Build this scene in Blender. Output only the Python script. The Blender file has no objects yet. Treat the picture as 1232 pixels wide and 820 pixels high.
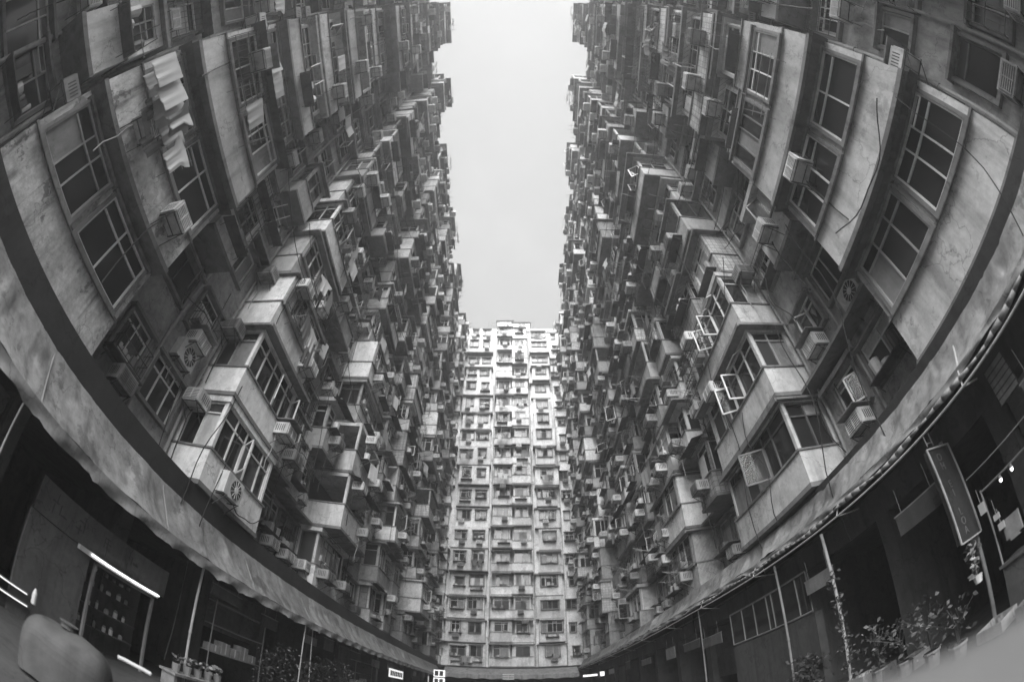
import bpy, math, random
import numpy as np
from mathutils import Vector, Matrix, Euler
R = random.Random(11)
PI = math.pi
SC = bpy.context.scene
COL = SC.collection

# ------------------------------------------------------------------ mesh kit
class MB:
    def __init__(s): s.v = []; s.f = []; s.m = []
    def quad(s, a, b, c, d, m=0):
        n = len(s.v); s.v += [a, b, c, d]; s.f.append((n, n+1, n+2, n+3)); s.m.append(m)
    def box(s, x0, x1, y0, y1, z0, z1, m=0, M=None):
        n = len(s.v)
        p = [(x0,y0,z0),(x1,y0,z0),(x1,y1,z0),(x0,y1,z0),(x0,y0,z1),(x1,y0,z1),(x1,y1,z1),(x0,y1,z1)]
        if M is not None: p = [tuple(M @ Vector(q)) for q in p]
        s.v += p
        for f in ((0,3,2,1),(4,5,6,7),(0,1,5,4),(1,2,6,5),(2,3,7,6),(3,0,4,7)):
            s.f.append(tuple(n+i for i in f)); s.m.append(m)
    def tube(s, p0, p1, r, n=5, m=0, r1=None):
        p0 = Vector(p0); p1 = Vector(p1); d = (p1-p0)
        if d.length < 1e-6: return
        d.normalize(); a = d.orthogonal().normalized(); b = d.cross(a)
        r1 = r if r1 is None else r1; k = len(s.v)
        for (p, q) in ((p0, r), (p1, r1)):
            for i in range(n):
                t = 2*PI*i/n; s.v.append(tuple(p + a*math.cos(t)*q + b*math.sin(t)*q))
        for i in range(n):
            j = (i+1) % n; s.f.append((k+i, k+j, k+n+j, k+n+i)); s.m.append(m)
        s.f.append(tuple(k+i for i in reversed(range(n)))); s.m.append(m)
        s.f.append(tuple(k+n+i for i in range(n))); s.m.append(m)
    def path(s, pts, r, n=5, m=0):
        for a, b in zip(pts, pts[1:]): s.tube(a, b, r, n, m)
    def disc(s, c, r, axis='y', depth=.03, n=16, m=0):
        c = Vector(c); d = {'x':Vector((1,0,0)),'y':Vector((0,1,0)),'z':Vector((0,0,1))}[axis]
        s.tube(c - d*depth/2, c + d*depth/2, r, n, m)
    def mesh(s, name, mats, smooth=False):
        me = bpy.data.meshes.new(name); me.from_pydata(s.v, [], s.f)
        for m in mats: me.materials.append(m)
        me.polygons.foreach_set('material_index', s.m)
        if smooth: me.polygons.foreach_set('use_smooth', [True]*len(s.f))
        me.update(); return me
    def obj(s, name, mats, parent=None, loc=(0,0,0), rz=0, smooth=False):
        return put(s.mesh(name, mats, smooth), name, parent, loc, rz)

def put(me, name, parent=None, loc=(0,0,0), rz=0, mat=None):
    o = bpy.data.objects.new(name, me); COL.objects.link(o)
    o.location = loc; o.rotation_euler = (0,0,rz)
    if parent is not None: o.parent = parent
    if mat is not None and me is not None and len(o.material_slots):
        o.material_slots[0].link = 'OBJECT'; o.material_slots[0].material = mat
    return o
USED = set()
def tag(o, label, cat, group=None, share=False):
    n = len(label.replace(',', '').split())
    if not 4 <= n <= 16: print('LABEL LENGTH', n, label)
    if label in USED and not share: print('LABEL TWICE', label)
    USED.add(label)
    o['label'] = label; o['category'] = cat
    if group: o['group'] = group
    return o
def empty(name, loc=(0,0,0), rz=0):
    o = bpy.data.objects.new(name, None); COL.objects.link(o)
    o.empty_display_size = .2; o.location = loc; o.rotation_euler = (0,0,rz); return o
def structure(o): o['kind'] = 'structure'; return o

# ------------------------------------------------------------------ materials
def mat_plain(name, g, rough=.7, spec=.3, metal=0., emit=0.):
    m = bpy.data.materials.new(name); m.use_nodes = True
    b = m.node_tree.nodes['Principled BSDF']
    b.inputs['Base Color'].default_value = (g, g, g, 1)
    b.inputs['Roughness'].default_value = rough
    b.inputs['Specular IOR Level'].default_value = spec
    b.inputs['Metallic'].default_value = metal
    if emit:
        b.inputs['Emission Color'].default_value = (1,1,1,1); b.inputs['Emission Strength'].default_value = emit
    return m
def mat_worn(name, g, stain=.5, rough=.85, streak=True, spec=.25, scale=1., bump=.25, contrast=.2, metal=0., peel=.78):
    """painted or bare surface with blotches, rain streaks and fine grain in world space"""
    m = bpy.data.materials.new(name); m.use_nodes = True
    nt = m.node_tree; N = nt.nodes; L = nt.links; b = N['Principled BSDF']
    geo = N.new('ShaderNodeNewGeometry')
    def noise(vec_scale, detail=5, rough_=.6):
        mp = N.new('ShaderNodeMapping'); mp.inputs['Scale'].default_value = vec_scale
        L.new(geo.outputs['Position'], mp.inputs['Vector'])
        n = N.new('ShaderNodeTexNoise'); n.inputs['Scale'].default_value = scale
        n.inputs['Detail'].default_value = detail; n.inputs['Roughness'].default_value = rough_
        L.new(mp.outputs[0], n.inputs['Vector']); return n.outputs['Fac']
    def ramp(src, a, b_, lo, hi):
        r = N.new('ShaderNodeMapRange'); r.interpolation_type = 'SMOOTHSTEP'
        r.inputs['From Min'].default_value = a; r.inputs['From Max'].default_value = b_
        r.inputs['To Min'].default_value = lo; r.inputs['To Max'].default_value = hi
        L.new(src, r.inputs['Value']); return r.outputs[0]
    def mul(a, c):
        x = N.new('ShaderNodeMath'); x.operation = 'MULTIPLY'; L.new(a, x.inputs[0])
        if isinstance(c, (int, float)): x.inputs[1].default_value = c
        else: L.new(c, x.inputs[1])
        return x.outputs[0]
    v = ramp(noise((.9,.9,.7)), .3, .7, 1-contrast, 1+contrast*.6)
    v = mul(v, ramp(noise((5.5,5.5,4.5), 6, .7), .32, .68, 1-contrast*.7, 1+contrast*.45))
    v = mul(v, ramp(noise((1.7,1.7,1.5), 7, .72), .28, .43, 1-stain*.75, 1.))
    if streak:
        v = mul(v, ramp(noise((2.6,2.6,.28), 4, .55), .27, .50, 1-stain*.85, 1.))
        v = mul(v, ramp(noise((8,8,.7), 5, .65), .27, .44, 1-stain*.4, 1.))
    v = mul(v, ramp(noise((1.1,1.1,1.0), 8, .7), .405, .425, peel, 1.))
    if bump:
        vo = N.new('ShaderNodeTexVoronoi'); vo.feature = 'DISTANCE_TO_EDGE'; vo.inputs['Scale'].default_value = .55
        va = N.new('ShaderNodeVectorMath'); va.operation = 'ADD'; n3 = N.new('ShaderNodeTexNoise'); n3.inputs['Scale'].default_value = 2.2; n3.inputs['Detail'].default_value = 6
        L.new(geo.outputs['Position'], n3.inputs['Vector']); L.new(geo.outputs['Position'], va.inputs[0]); L.new(n3.outputs['Color'], va.inputs[1]); L.new(va.outputs[0], vo.inputs['Vector'])
        v = mul(v, ramp(vo.outputs['Distance'], .002, .009, .62, 1.))
    v = mul(v, g)
    cb = N.new('ShaderNodeCombineColor')
    for i in range(3): L.new(v, cb.inputs[i])
    L.new(cb.outputs[0], b.inputs['Base Color'])
    b.inputs['Roughness'].default_value = rough; b.inputs['Specular IOR Level'].default_value = spec
    b.inputs['Metallic'].default_value = metal
    if bump:
        bp = N.new('ShaderNodeBump'); bp.inputs['Strength'].default_value = bump; bp.inputs['Distance'].default_value = .02
        L.new(noise((9,9,9), 6, .7), bp.inputs['Height']); L.new(bp.outputs[0], b.inputs['Normal'])
    return m
W = [mat_worn('painted_wall_%d' % i, g, s) for i, (g, s) in enumerate(((.66,.34),(.54,.4),(.44,.36),(.32,.4),(.76,.3),(.5,.48)))]
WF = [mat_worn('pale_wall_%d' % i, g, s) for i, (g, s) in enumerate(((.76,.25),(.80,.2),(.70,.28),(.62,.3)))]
def mat_cover(name, g, kind):
    m = mat_worn(name, g, .4); nt = m.node_tree; N = nt.nodes; L = nt.links; b = N['Principled BSDF']
    geo = N.new('ShaderNodeNewGeometry'); sx = N.new('ShaderNodeSeparateXYZ'); L.new(geo.outputs['Position'], sx.inputs[0])
    ad = N.new('ShaderNodeMath'); L.new(sx.outputs[0], ad.inputs[0]); L.new(sx.outputs[1], ad.inputs[1])
    cv = N.new('ShaderNodeCombineXYZ'); L.new(ad.outputs[0], cv.inputs[0]); L.new(sx.outputs[2], cv.inputs[1])
    old = b.inputs['Base Color'].links[0].from_socket
    mx = N.new('ShaderNodeMix'); mx.data_type = 'RGBA'; mx.blend_type = 'MULTIPLY'; mx.inputs[0].default_value = 1
    if kind == 'tile':
        t = N.new('ShaderNodeTexBrick'); t.offset = 0; t.inputs['Scale'].default_value = 1; t.inputs['Brick Width'].default_value = .22; t.inputs['Row Height'].default_value = .22
        t.inputs['Mortar Size'].default_value = .014; t.inputs['Color1'].default_value = (1,1,1,1); t.inputs['Color2'].default_value = (.72,.72,.72,1); t.inputs['Mortar'].default_value = (.4,.4,.4,1)
        L.new(cv.outputs[0], t.inputs['Vector']); L.new(t.outputs['Color'], mx.inputs[7])
    else:
        t = N.new('ShaderNodeTexWave'); t.inputs['Scale'].default_value = 5; t.bands_direction = 'X'; L.new(cv.outputs[0], t.inputs['Vector'])
        bp = N.new('ShaderNodeBump'); bp.inputs['Strength'].default_value = .8; bp.inputs['Distance'].default_value = .03
        L.new(t.outputs['Fac'], bp.inputs['Height']); L.new(bp.outputs[0], b.inputs['Normal']); mx.inputs[7].default_value = (1,1,1,1)
    L.new(old, mx.inputs[6]); L.new(mx.outputs[2], b.inputs['Base Color']); return m
W += [mat_cover('tiled_wall', .62, 'tile'), mat_cover('tiled_wall_dark', .36, 'tile'), mat_cover('corrugated_sheet', .42, 'wave')]
PEEL = mat_worn('peeling_plaster', .56, .7, contrast=.3, scale=1.5, bump=.6, peel=.5)
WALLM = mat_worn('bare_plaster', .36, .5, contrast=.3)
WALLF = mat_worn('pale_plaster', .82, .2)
PODIUM_DARK = mat_worn('podium_shade_dark', .075, .4, rough=.8)  # stained; base colour kept low to hold the shade under the awnings
CONC = mat_worn('concrete_slab', .19, .45)
FR_L = mat_worn('white_frame', .66, .3, rough=.5, bump=0, contrast=.12)
FR_M = mat_worn('aluminium_frame', .36, .3, rough=.4, bump=0, contrast=.12)
FR_D = mat_worn('dark_frame', .12, .3, rough=.5, bump=0, contrast=.12)
GL_D = mat_plain('window_glass_dark', .022, .06, .5)
GL_M = mat_plain('window_glass_dim', .05, .10, .5)
GL_C = mat_worn('curtained_glass', .24, .3, rough=.25, bump=0, spec=.5)
GL_W = mat_worn('pale_blind_glass', .48, .25, rough=.3, bump=0, spec=.5)
BOARD = mat_worn('window_board', .28, .5)
STEEL = mat_worn('painted_steel', .22, .5, rough=.5, bump=0)
RUST = mat_worn('rusty_steel', .09, .5, rough=.8, bump=.1)
PIPE = mat_worn('drain_pipe_paint', .34, .5, rough=.6, bump=0)
CASE = mat_worn('ac_casing', .56, .45, rough=.55, bump=0, streak=True)
CASE2 = mat_worn('ac_casing_dirty', .30, .5, rough=.6, bump=0)
GRIL = mat_plain('grille_and_room_dark', .06, .6)  # grilles and clutter; in the bays it paints the dark of the rooms
TARP = mat_worn('tarpaulin', .22, .6, rough=.4, spec=.5, bump=.35, contrast=.35, peel=.6)
TARPD = mat_worn('tarpaulin_edge', .24, .5, rough=.6)
BLACK = mat_worn('shade_and_cable_black', .035, .3, rough=.6)  # cables, hoses and sign box; on the long bands it stands for shade
LAMP = mat_plain('fluorescent_lit', .9, .5, emit=1.3)
LAMPDIM = mat_plain('lit_sign_face', .7, .5, emit=.22)
CLOTH = [mat_plain('cloth_%d' % i, g, .9, .1) for i, g in enumerate((.58, .42, .26, .13, .06))]
LEAF = mat_worn('leaf', .10, .3, rough=.5, streak=False, bump=0, contrast=.5, scale=3)
LEAFD = mat_worn('leaf_dark', .05, .3, rough=.5, streak=False, bump=0, contrast=.5, scale=3)
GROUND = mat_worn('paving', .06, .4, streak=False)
CLEAR = mat_plain('clear_pane', .04, .05, .4); CLEAR.node_tree.nodes['Principled BSDF'].inputs['Alpha'].default_value = .22
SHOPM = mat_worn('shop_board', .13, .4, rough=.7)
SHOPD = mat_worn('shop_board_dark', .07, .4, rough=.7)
POT = mat_plain('pot', .2, .8)

# ------------------------------------------------------------------ windows, bays (shared meshes)
GLASS = [GL_D, GL_M, GL_C, GL_W, BOARD]
WM = {}
def window_mesh(w, h, kind, var):
    """outer face at y=0; origin bottom centre; frames, mullions, panes and open sashes"""
    key = (round(w,2), round(h,2), kind, var)
    if key in WM: return WM[key]
    r = random.Random(hash(key) & 0xffff if False else (int(w*100)*7 + int(h*100)*13 + len(kind)*31 + var*101))
    fr = [FR_L, FR_M, FR_L, FR_D, FR_L][var % 5]
    mats = [fr, GL_D, GL_M, GL_C, GL_W, BOARD, CLEAR, RUST]
    b = MB(); x0, x1 = -w/2, w/2; t = .045
    b.box(x0, x1, -.07, 0, 0, t); b.box(x0, x1, -.07, 0, h-t, h)
    b.box(x0, x0+t, -.07, 0, t, h-t); b.box(x1-t, x1, -.07, 0, t, h-t)
    n = max(1, int(round(w/(.5 + .28*r.random()))))
    cuts = [x0 + t + (w-2*t)*(i + (0 if i in (0, n) else r.uniform(-.16, .16)))/n for i in range(n+1)]
    tr = h*(.70 + .08*r.random()) if h > .9 and r.random() < .8 else None
    for c in cuts[1:-1]: b.box(c-.021, c+.021, -.06, -.004, t, h-t)
    if tr:
        for a, c in zip(cuts, cuts[1:]): b.box(a+.024, c-.024, -.055, -.006, tr-.022, tr+.022)
    mode = r.random()
    for i, (a, c) in enumerate(zip(cuts, cuts[1:])):
        for (z0, z1, up) in (((t, tr, 0), (tr, h-t, 1)) if tr else ((t, h-t, 0),)):
            q = r.random()
            g = (1 if q < .72 else 2 if q < .86 else 3) if kind == 'dark' else 1 if q < .68 else 2 if q < .82 else 3 if q < .91 else 4 if q < .96 else 5
            if mode < .07 and q < .6 and kind != 'dark': g = 4
            y = -.05 + r.uniform(-.004, .004)
            tl = r.uniform(-.012, .012)
            b.quad((a, y+tl, z0), (c, y-tl, z0), (c, y-tl, z1), (a, y+tl, z1), g)
            if not up and r.random() < (.12 if kind == 'front' else .1):      # an open casement leaf
                M = Matrix.Translation((a, .005, 0)) @ Matrix.Rotation(math.radians(r.uniform(35, 95)), 4, 'Z')
                ww = c-a
                for bx in ((0, ww, z0, z0+.05), (0, ww, z1-.05, z1), (0, .05, z0, z1), (ww-.05, ww, z0, z1)):
                    b.box(bx[0], bx[1], 0, .035, bx[2], bx[3], 0, M)
                b.box(.05, ww-.05, .012, .022, z0+.05, z1-.05, 6, M)
            elif up and r.random() < .08:                                       # a top-hung vent pushed out
                M = Matrix.Translation((0, .005, z1)) @ Matrix.Rotation(math.radians(r.uniform(25, 60)), 4, 'X')
                hh = z1-z0
                for bx in ((a, c, -hh, -hh+.04), (a, c, -.04, 0), (a, a+.04, -hh, 0), (c-.04, c, -hh, 0)):
                    b.box(bx[0], bx[1], 0, .03, bx[2], bx[3], 0, M)
                b.box(a+.04, c-.04, .01, .02, -hh+.04, -.04, 6, M)
    me = b.mesh('window', mats); WM[key] = me; return me
GM = {}
def grille_mesh(w, h, var):
    """projecting burglar cage or flower cage of rusty bars"""
    key = (round(w,2), round(h,2), var)
    if key in GM: return GM[key]
    r = random.Random(var*77 + int(w*10)); b = MB(); d = (.28, .42, .2)[var % 3]
    hh = h if var % 3 != 1 else h*.55
    for z in (0, hh*.5, hh):
        b.tube((-w/2,0,z), (-w/2,d,z), .013, 4); b.tube((w/2,0,z), (w/2,d,z), .013, 4); b.tube((-w/2,d,z), (w/2,d,z), .014, 4)
    n = int(w/.16)
    for i in range(n+1):
        x = -w/2 + w*i/n; b.tube((x,d,0), (x,d,hh), .009, 4)
        if i % 3 == 0: b.tube((x,0,0), (x,d,0), .009, 4)
    for y in (d*.33, d*.66): b.tube((-w/2,y,0), (-w/2,y,hh), .009, 4); b.tube((w/2,y,0), (w/2,y,hh), .009, 4)
    if var % 2:
        for i in range(r.randint(2, 4)):
            x = r.uniform(-w/2+.15, w/2-.15); s = r.uniform(.08, .16)
            b.box(x-s, x+s, .04, d-.05, .02, .02+s*r.uniform(1.2, 2.6), r.choice((1, 2)))
    me = b.mesh('window_grille', [RUST, BOARD, CASE]); GM[key] = me; return me
HM = {}
def hood_mesh(w, d, var):
    key = (w, d, var)
    if key in HM: return HM[key]
    b = MB(); e = (.22, .38, .3)[var % 3]
    if var % 3 < 2:
        b.box(-w/2-e*.6, w/2+e*.6, -.02, d+e, 0, .07); b.box(-w/2-e*.6, w/2+e*.6, d+e-.05, d+e+.003, -.06, -.002)
    else:                                          # corrugated sheet sloping outwards
        n = int(w/.11)
        for i in range(n):
            x = -w/2-.1 + (w+.2)*i/n; x2 = x + (w+.2)/n; z = .02*(i % 2)
            b.quad((x, d-.1, .12+z), (x2, d-.1, .12+.02-z), (x2, d+.5, -.06+.02-z), (x, d+.5, -.06+z))
            b.quad((x, d-.1, .11+z), (x, d+.5, -.07+z), (x2, d+.5, -.07+.02-z), (x2, d-.1, .11+.02-z))
    me = b.mesh('hood', [[CONC, STEEL, RUST][var % 3]]); HM[key] = me; return me
BM = {}
FH = 2.8
def bay_mesh(w, d, style, ins=.05):
    """body of one enclosed balcony: slab, parapet, posts and head; origin on the wall plane at floor level"""
    key = (w, d, style, ins)
    if key in BM: return BM[key]
    b = MB(); x0, x1 = -w/2, w/2
    b.box(x0-.04, x1+.04, 0, d+.04, -.06, .07, 1)                   # slab lip
    ph = 1.0 if style == 'ribbon' else 1.14
    b.box(x0, x1, 0, d, .07, ph)                                    # parapet
    b.box(x0-.035, x1+.035, 0, d+.05, ph, ph+.06, 1)                # coping
    b.box(x0, x1, 0, d, 2.54, 2.742)                                # head
    if style == 'ribbon':
        a0, a1, dd = x0+ins, x1-ins, d-ins
        for sx in (a0, a1-.11): b.box(sx, sx+.11, dd-.11, dd, 1.06, 2.54)
        b.box(a0+.12, a1-.12, 0, dd-.12, 1.06, 2.54, 2)              # solid block, its dark colour stands in for the unlit room
        b.box(a0, a0+.1, 0, .16, 1.06, 2.54); b.box(a1-.1, a1, 0, .16, 1.06, 2.54)
    elif style == 'punched':
        b.box(x0, x1, 0, d-.1, 1.20, 2.54)
        ww = w*.33
        for a, c in ((x0, -ww), (ww, x1)): b.box(a, c, d-.1, d, 1.20, 2.54)
        b.box(-ww, ww, d-.1, d, 2.36, 2.54)
    elif style == 'pair':
        b.box(x0, x1, 0, d, 1.20, 2.54)
        for c in (-w*.24, w*.24):
            q = w*.205; b.box(c-q-.09, c-q, d, d+.10, 1.22, 2.60, 1); b.box(c+q, c+q+.09, d, d+.10, 1.22, 2.60, 1)
            b.box(c-q-.14, c+q+.14, d, d+.16, 2.60, 2.68, 1); b.box(c-q-.09, c+q+.09, d+.05, d+.13, 1.10, 1.22, 1)
    elif style == 'open':
        b.box(x0, x1, 0, .12, 1.20, 2.54, 2)  # back wall coloured dark for the shade inside an open balcony
        for sx in (x0, x1-.12): b.box(sx, sx+.12, d-.12, d, 1.20, 2.54)
        b.box(x0+.3, x0+1.1, .12, .16, 1.20, 2.3, 3)
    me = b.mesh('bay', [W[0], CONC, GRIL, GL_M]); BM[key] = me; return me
JUNK = []
def make_junk():
    for v in range(10):
        r = random.Random(900+v); b = MB(); b.box(-.7, .7, 0, .42, -.03, 0); 
        for x in (-.6, .6): b.tube((x, .02, -.3), (x, .36, -.03), .012, 4)
        x = -.66
        while x < .6:
            w_ = r.uniform(.1, .34); h = r.uniform(.08, .5)
            if r.random() < .75:
                if r.random() < .4: b.tube((x+w_/2, .2, 0), (x+w_/2, .2, h), w_*.42, 8, r.randrange(1, 5), w_*.5)
                else: b.box(x, x+w_*.92, .05, .05+r.uniform(.15, .33), 0, h, r.randrange(1, 5))
            x += w_
        JUNK.append(b.mesh('clutter_shelf', [RUST, BOARD, CASE, GRIL, CLOTH[2]]))
make_junk()
POLES = []
for v in range(6):
    r = random.Random(60+v); b = MB(); L_ = r.uniform(.7, 1.3); sp = r.uniform(.3, .9)
    for x in (-sp/2, sp/2): b.tube((x, -.02, 0), (x+r.uniform(-.1, .1), L_, r.uniform(.05, .45)), .017, 4)
    b.tube((-sp/2, .03, .01), (sp/2, .03, .01), .012, 4)
    if v % 2: b.tube((-sp/2-.2, L_*.55, .15), (sp/2+.2, L_*.55, .15), .012, 4)
    POLES.append(b.mesh('clothes_pole', [[STEEL, RUST, FR_M][v % 3]]))
PAT = {}
def patch_mesh(w, h, v):
    key = (w, h, v)
    if key in PAT: return PAT[key]
    b = MB(); n = int(w/.09)
    for i in range(n):
        x = -w/2 + w*i/n; b.box(x, x+w/n*.55, 0, .035, 0, h); b.box(x+w/n*.55, x+w/n, 0, .02, .002, h-.002)
    me = b.mesh('patch_panel', [[BOARD, RUST, CASE][v]]); PAT[key] = me; return me
SUR = {}
def surround_mesh(w, h):
    if (w, h) in SUR: return SUR[(w, h)]
    b = MB(); t = .1
    b.box(-w/2-t, w/2+t, 0, .17, -t, 0); b.box(-w/2-t-.06, w/2+t+.06, 0, .30, h, h+.08)
    b.box(-w/2-t, -w/2, 0, .15, 0, h); b.box(w/2, w/2+t, 0, .15, 0, h)
    me = b.mesh('window', [CONC]); SUR[(w, h)] = me; return me

# ------------------------------------------------------------------ camera model (only to rank what shows largest)
EYE = Vector((0, 0, 1.6)); PITCH = math.radians(46.3); FK = 540/1232
def score(p, size):
    v = Vector(p) - EYE; d = v.length
    Fw = v.y*math.cos(PITCH) + v.z*math.sin(PITCH); U = -v.y*math.sin(PITCH) + v.z*math.cos(PITCH)
    th = math.atan2(math.hypot(v.x, U), Fw); r = 2*FK*math.sin(th/2); k = r/max(math.hypot(v.x, U), 1e-6)
    x, y = v.x*k, U*k
    s = size/(d*d)
    if abs(x) > .52 or abs(y) > .36: s *= .02
    return s

ORD = ['first','second','third','fourth','fifth','sixth','seventh','eighth','ninth','tenth','eleventh','twelfth','thirteenth','fourteenth','fifteenth','sixteenth','seventeenth','eighteenth','nineteenth']

class Building:
    def __init__(s, name, loc, rz, label, walls):
        s.root = empty(name, loc, rz); tag(s.root, label, 'building'); s.bays = []; s.wins = []; s.walls = walls
        s.M = Matrix.Translation(loc) @ Matrix.Rotation(rz, 4, 'Z')
    def world(s, p): return s.M @ Vector(p)
    def bay(s, u, z, w, d, style, rnd, hood=True, mat=None, grille=.2, near=False):
        """queue one bay: [score, body, children]"""
        ch = []; ins = .05; dz = 1.215
        if style == 'ribbon':
            v = rnd.randrange(9); h = 1.46; dz = 1.07
            ins = .05 if near else rnd.choice((.05, .18, .18, .3))
            ch.append((window_mesh(round(w-.22-2*ins, 2), h, 'front', v), 'window', (u, d-ins-.025, z+dz), 0, None))
            for sg in (-1, 1):
                ch.append((window_mesh(round(d-.28-ins, 2), h, 'side', rnd.randrange(5) if rnd.random() < .4 else v), 'window', (u+sg*(w/2-ins-.02), .16+(d-.28-ins)/2, z+dz), -sg*PI/2, None))
        elif style == 'pair':
            for c in (-w*.24, w*.24):
                ch.append((window_mesh(round(w*.41, 2), 1.36, 'dark' if w > 4.5 else 'flat', rnd.randrange(7)), 'window', (u+c, d+.075, z+1.225), 0, None))
        elif style == 'punched':
            ch.append((window_mesh(round(w*.66, 2), 1.1, 'front', rnd.randrange(7)), 'window', (u, d-.012, z+dz+.01), 0, None))
        if rnd.random() < grille and style != 'open':
            ch.append((grille_mesh(round((w-.3) if w < 2.6 else w*.5, 1), 1.3, rnd.randrange(6)), 'window_grille', (u + (0 if w < 2.6 else rnd.choice((-1, 1))*w*.22), d, z+1.22), 0, None))
        if hood and rnd.random() < .65:
            ch.append((hood_mesh(w, d, rnd.randrange(3)), 'hood', (u, 0, z+2.56 + .0), 0, None))
        if not near and rnd.random() < .6:
            ch.append((rnd.choice(JUNK), 'clutter_shelf', (u + rnd.uniform(-.5, .5)*max(0, w-1.5), d, z + rnd.choice((1.12, .55, 1.12))), 0, None))
        if not near and rnd.random() < .30 and style == 'ribbon':
            pw = rnd.choice((.6, .9)); ch.append((patch_mesh(pw, rnd.choice((1.4, 1.0)), rnd.randrange(3)), 'patch_panel', (u + rnd.uniform(-.5, .5)*max(0, w-1.1), d-ins+.01, z+1.1), 0, None))
        if not near and rnd.random() < .4:
            ch.append((POLES[rnd.randrange(6)], 'clothes_pole', (u + rnd.uniform(-.4, .4)*w, d, z + rnd.choice((2.5, 1.1))), 0, None))
        m = mat or rnd.choice(s.walls)
        p = s.world((u, d, z+1.4))
        s.bays.append((score(p, w+d), (bay_mesh(w, d, style, ins), 'bay', (u, 0, z), 0, m), ch))
    def window(s, u, z, w, h, rnd, v=0., ac=True, grille=.25):
        ch = [(window_mesh(w, h, 'flat', rnd.randrange(7)), 'pane', (u, v+.06, z), 0, None)]
        if rnd.random() < grille: ch.append((grille_mesh(round(w+.1, 1), h, rnd.randrange(6)), 'window_grille', (u, v+.16, z), 0, None))
        if rnd.random() < .2: ch.append((rnd.choice(JUNK), 'clutter_shelf', (u, v+.16, z-.05), 0, None))
        if rnd.random() < .25: ch.append((hood_mesh(1.5, .1, rnd.randrange(3)), 'hood', (u, v+.1, z+h+.09), 0, None))
        s.wins.append((score(s.world((u, v, z+.7)), w), (surround_mesh(w, h), 'window', (u, v, z), 0, None), ch))
    def finish(s):
        for lst, nm in ((s.bays, 'bay'), (s.wins, 'window')):
            lst.sort(key=lambda t: -t[0])
            for _, (me, n, loc, rz, m), ch in lst[:100]:
                o = put(me, n, s.root, loc, rz, m)
                for (cm, cn, cl, cr, cmat) in ch:
                    put(cm, cn, o, Vector(cl)-Vector(loc), cr, cmat)
            rest = []
            for _, b, ch in lst[100:]: rest.append(b); rest += ch
            if rest:
                o = bake(rest, 'smaller_' + nm + 's', s.root); o['kind'] = 'stuff'

def bake(items, name, parent=None):
    V = []; F = []; MI = []; mats = []; mi = {}; off = 0
    for (me, n, loc, rz, m) in items:
        nv = len(me.vertices); a = np.empty(nv*3, dtype=np.float32); me.vertices.foreach_get('co', a); a = a.reshape(-1, 3)
        c, s_ = math.cos(rz), math.sin(rz)
        a = a @ np.array(((c, s_, 0), (-s_, c, 0), (0, 0, 1)), dtype=np.float32) + np.array(loc, dtype=np.float32)
        V.append(a); ms = list(me.materials)
        if m is not None: ms[0] = m
        for x in ms:
            if x.name not in mi: mi[x.name] = len(mats); mats.append(x)
        for p in me.polygons:
            F.append(tuple(i+off for i in p.vertices)); MI.append(mi[ms[p.material_index].name])
        off += nv
    me = bpy.data.meshes.new(name); me.from_pydata(np.concatenate(V).tolist(), [], F)
    for x in mats: me.materials.append(x)
    me.polygons.foreach_set('material_index', MI); me.update()
    return put(me, name, parent)

# ------------------------------------------------------------------ small things shared by the facades
def ac_meshes(var):
    b = MB(); b.box(-.33, .33, 0, .52, 0, .42)
    for i in range(5): b.box(-.335, .335, .06+.075*i, .09+.075*i, .10, .34, 1)          # side louvres
    body = b.mesh('air_conditioner', [CASE if var else CASE2, GRIL])
    g = MB(); g.box(-.28, .28, .521, .53, .05, .37, 1)
    for i in range(6): g.box(-.29, .29, .531, .545, .055+.054*i, .08+.054*i)
    for x in (-.29, 0, .265): g.box(x, x+.025, .531, .55, .04, .38)
    gm = g.mesh('grille', [FR_L if var else STEEL, GRIL])
    k = MB()
    for x in (-.28, .28): k.tube((x, 0, -.03), (x, .56, -.03), .016, 4); k.tube((x, 0, -.4), (x, .5, -.03), .014, 4)
    k.tube((-.28,.2,-.03),(.28,.2,-.03),.012,4); k.tube((-.28,.5,-.03),(.28,.5,-.03),.012,4)
    return body, gm, k.mesh('bracket', [RUST])
ACM = [ac_meshes(0), ac_meshes(1)]
hm = MB(); hm.box(-.4, .4, -.02, .7, .5, .53); HOODAC = hm.mesh('drip_cover', [STEEL])
HOSE = []
for v in range(3):
    hb = MB(); hb.path(((.2, .05, .02), (.22, .1, -.25), (.17+.05*v, .07, -.6), (.24, .03, -1.0-.3*v), (.2, .03, -1.3-.5*v)), .017, 5); HOSE.append(hb.mesh('hose', [BLACK if v else PIPE]))
ACS = []; NAC = [0]
def add_ac(bld, p, rz, label, rnd):
    ACS.append((score(bld.world(p), 1), bld, p, rz, label, rnd.random()))
def flush_ac():
    ACS.sort(key=lambda t: -t[0])
    for i, (sc, bld, p, rz, label, q) in enumerate(ACS[:300]):
        body, g, k = ACM[1 if q < .65 else 0]
        o = put(body, 'air_conditioner', None, bld.world(p), bld.root.rotation_euler.z + rz)
        tag(o, ('pale' if q < .65 else 'dull grey') + ' box air conditioner ' + label, 'air conditioner', 'box air conditioners on the facades')
        put(g, 'grille', o)
        if i < 220: put(k, 'bracket', o)
        if i < 130: put(HOSE[i % 3], 'hose', o)
        if q < .2: put(HOODAC, 'drip_cover', o)
    rest = []
    for (sc, bld, p, rz, label, q) in ACS[300:]:
        for me in ACM[1 if q < .65 else 0][:2]:
            rest.append((me, 'air_conditioner', bld.world(p), bld.root.rotation_euler.z + rz, None))
    if rest:
        o = bake(rest, 'distant_air_conditioners'); o['kind'] = 'stuff'
        tag(o, 'tiny far box air conditioners scattered over the upper facades', 'air conditioners')

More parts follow.
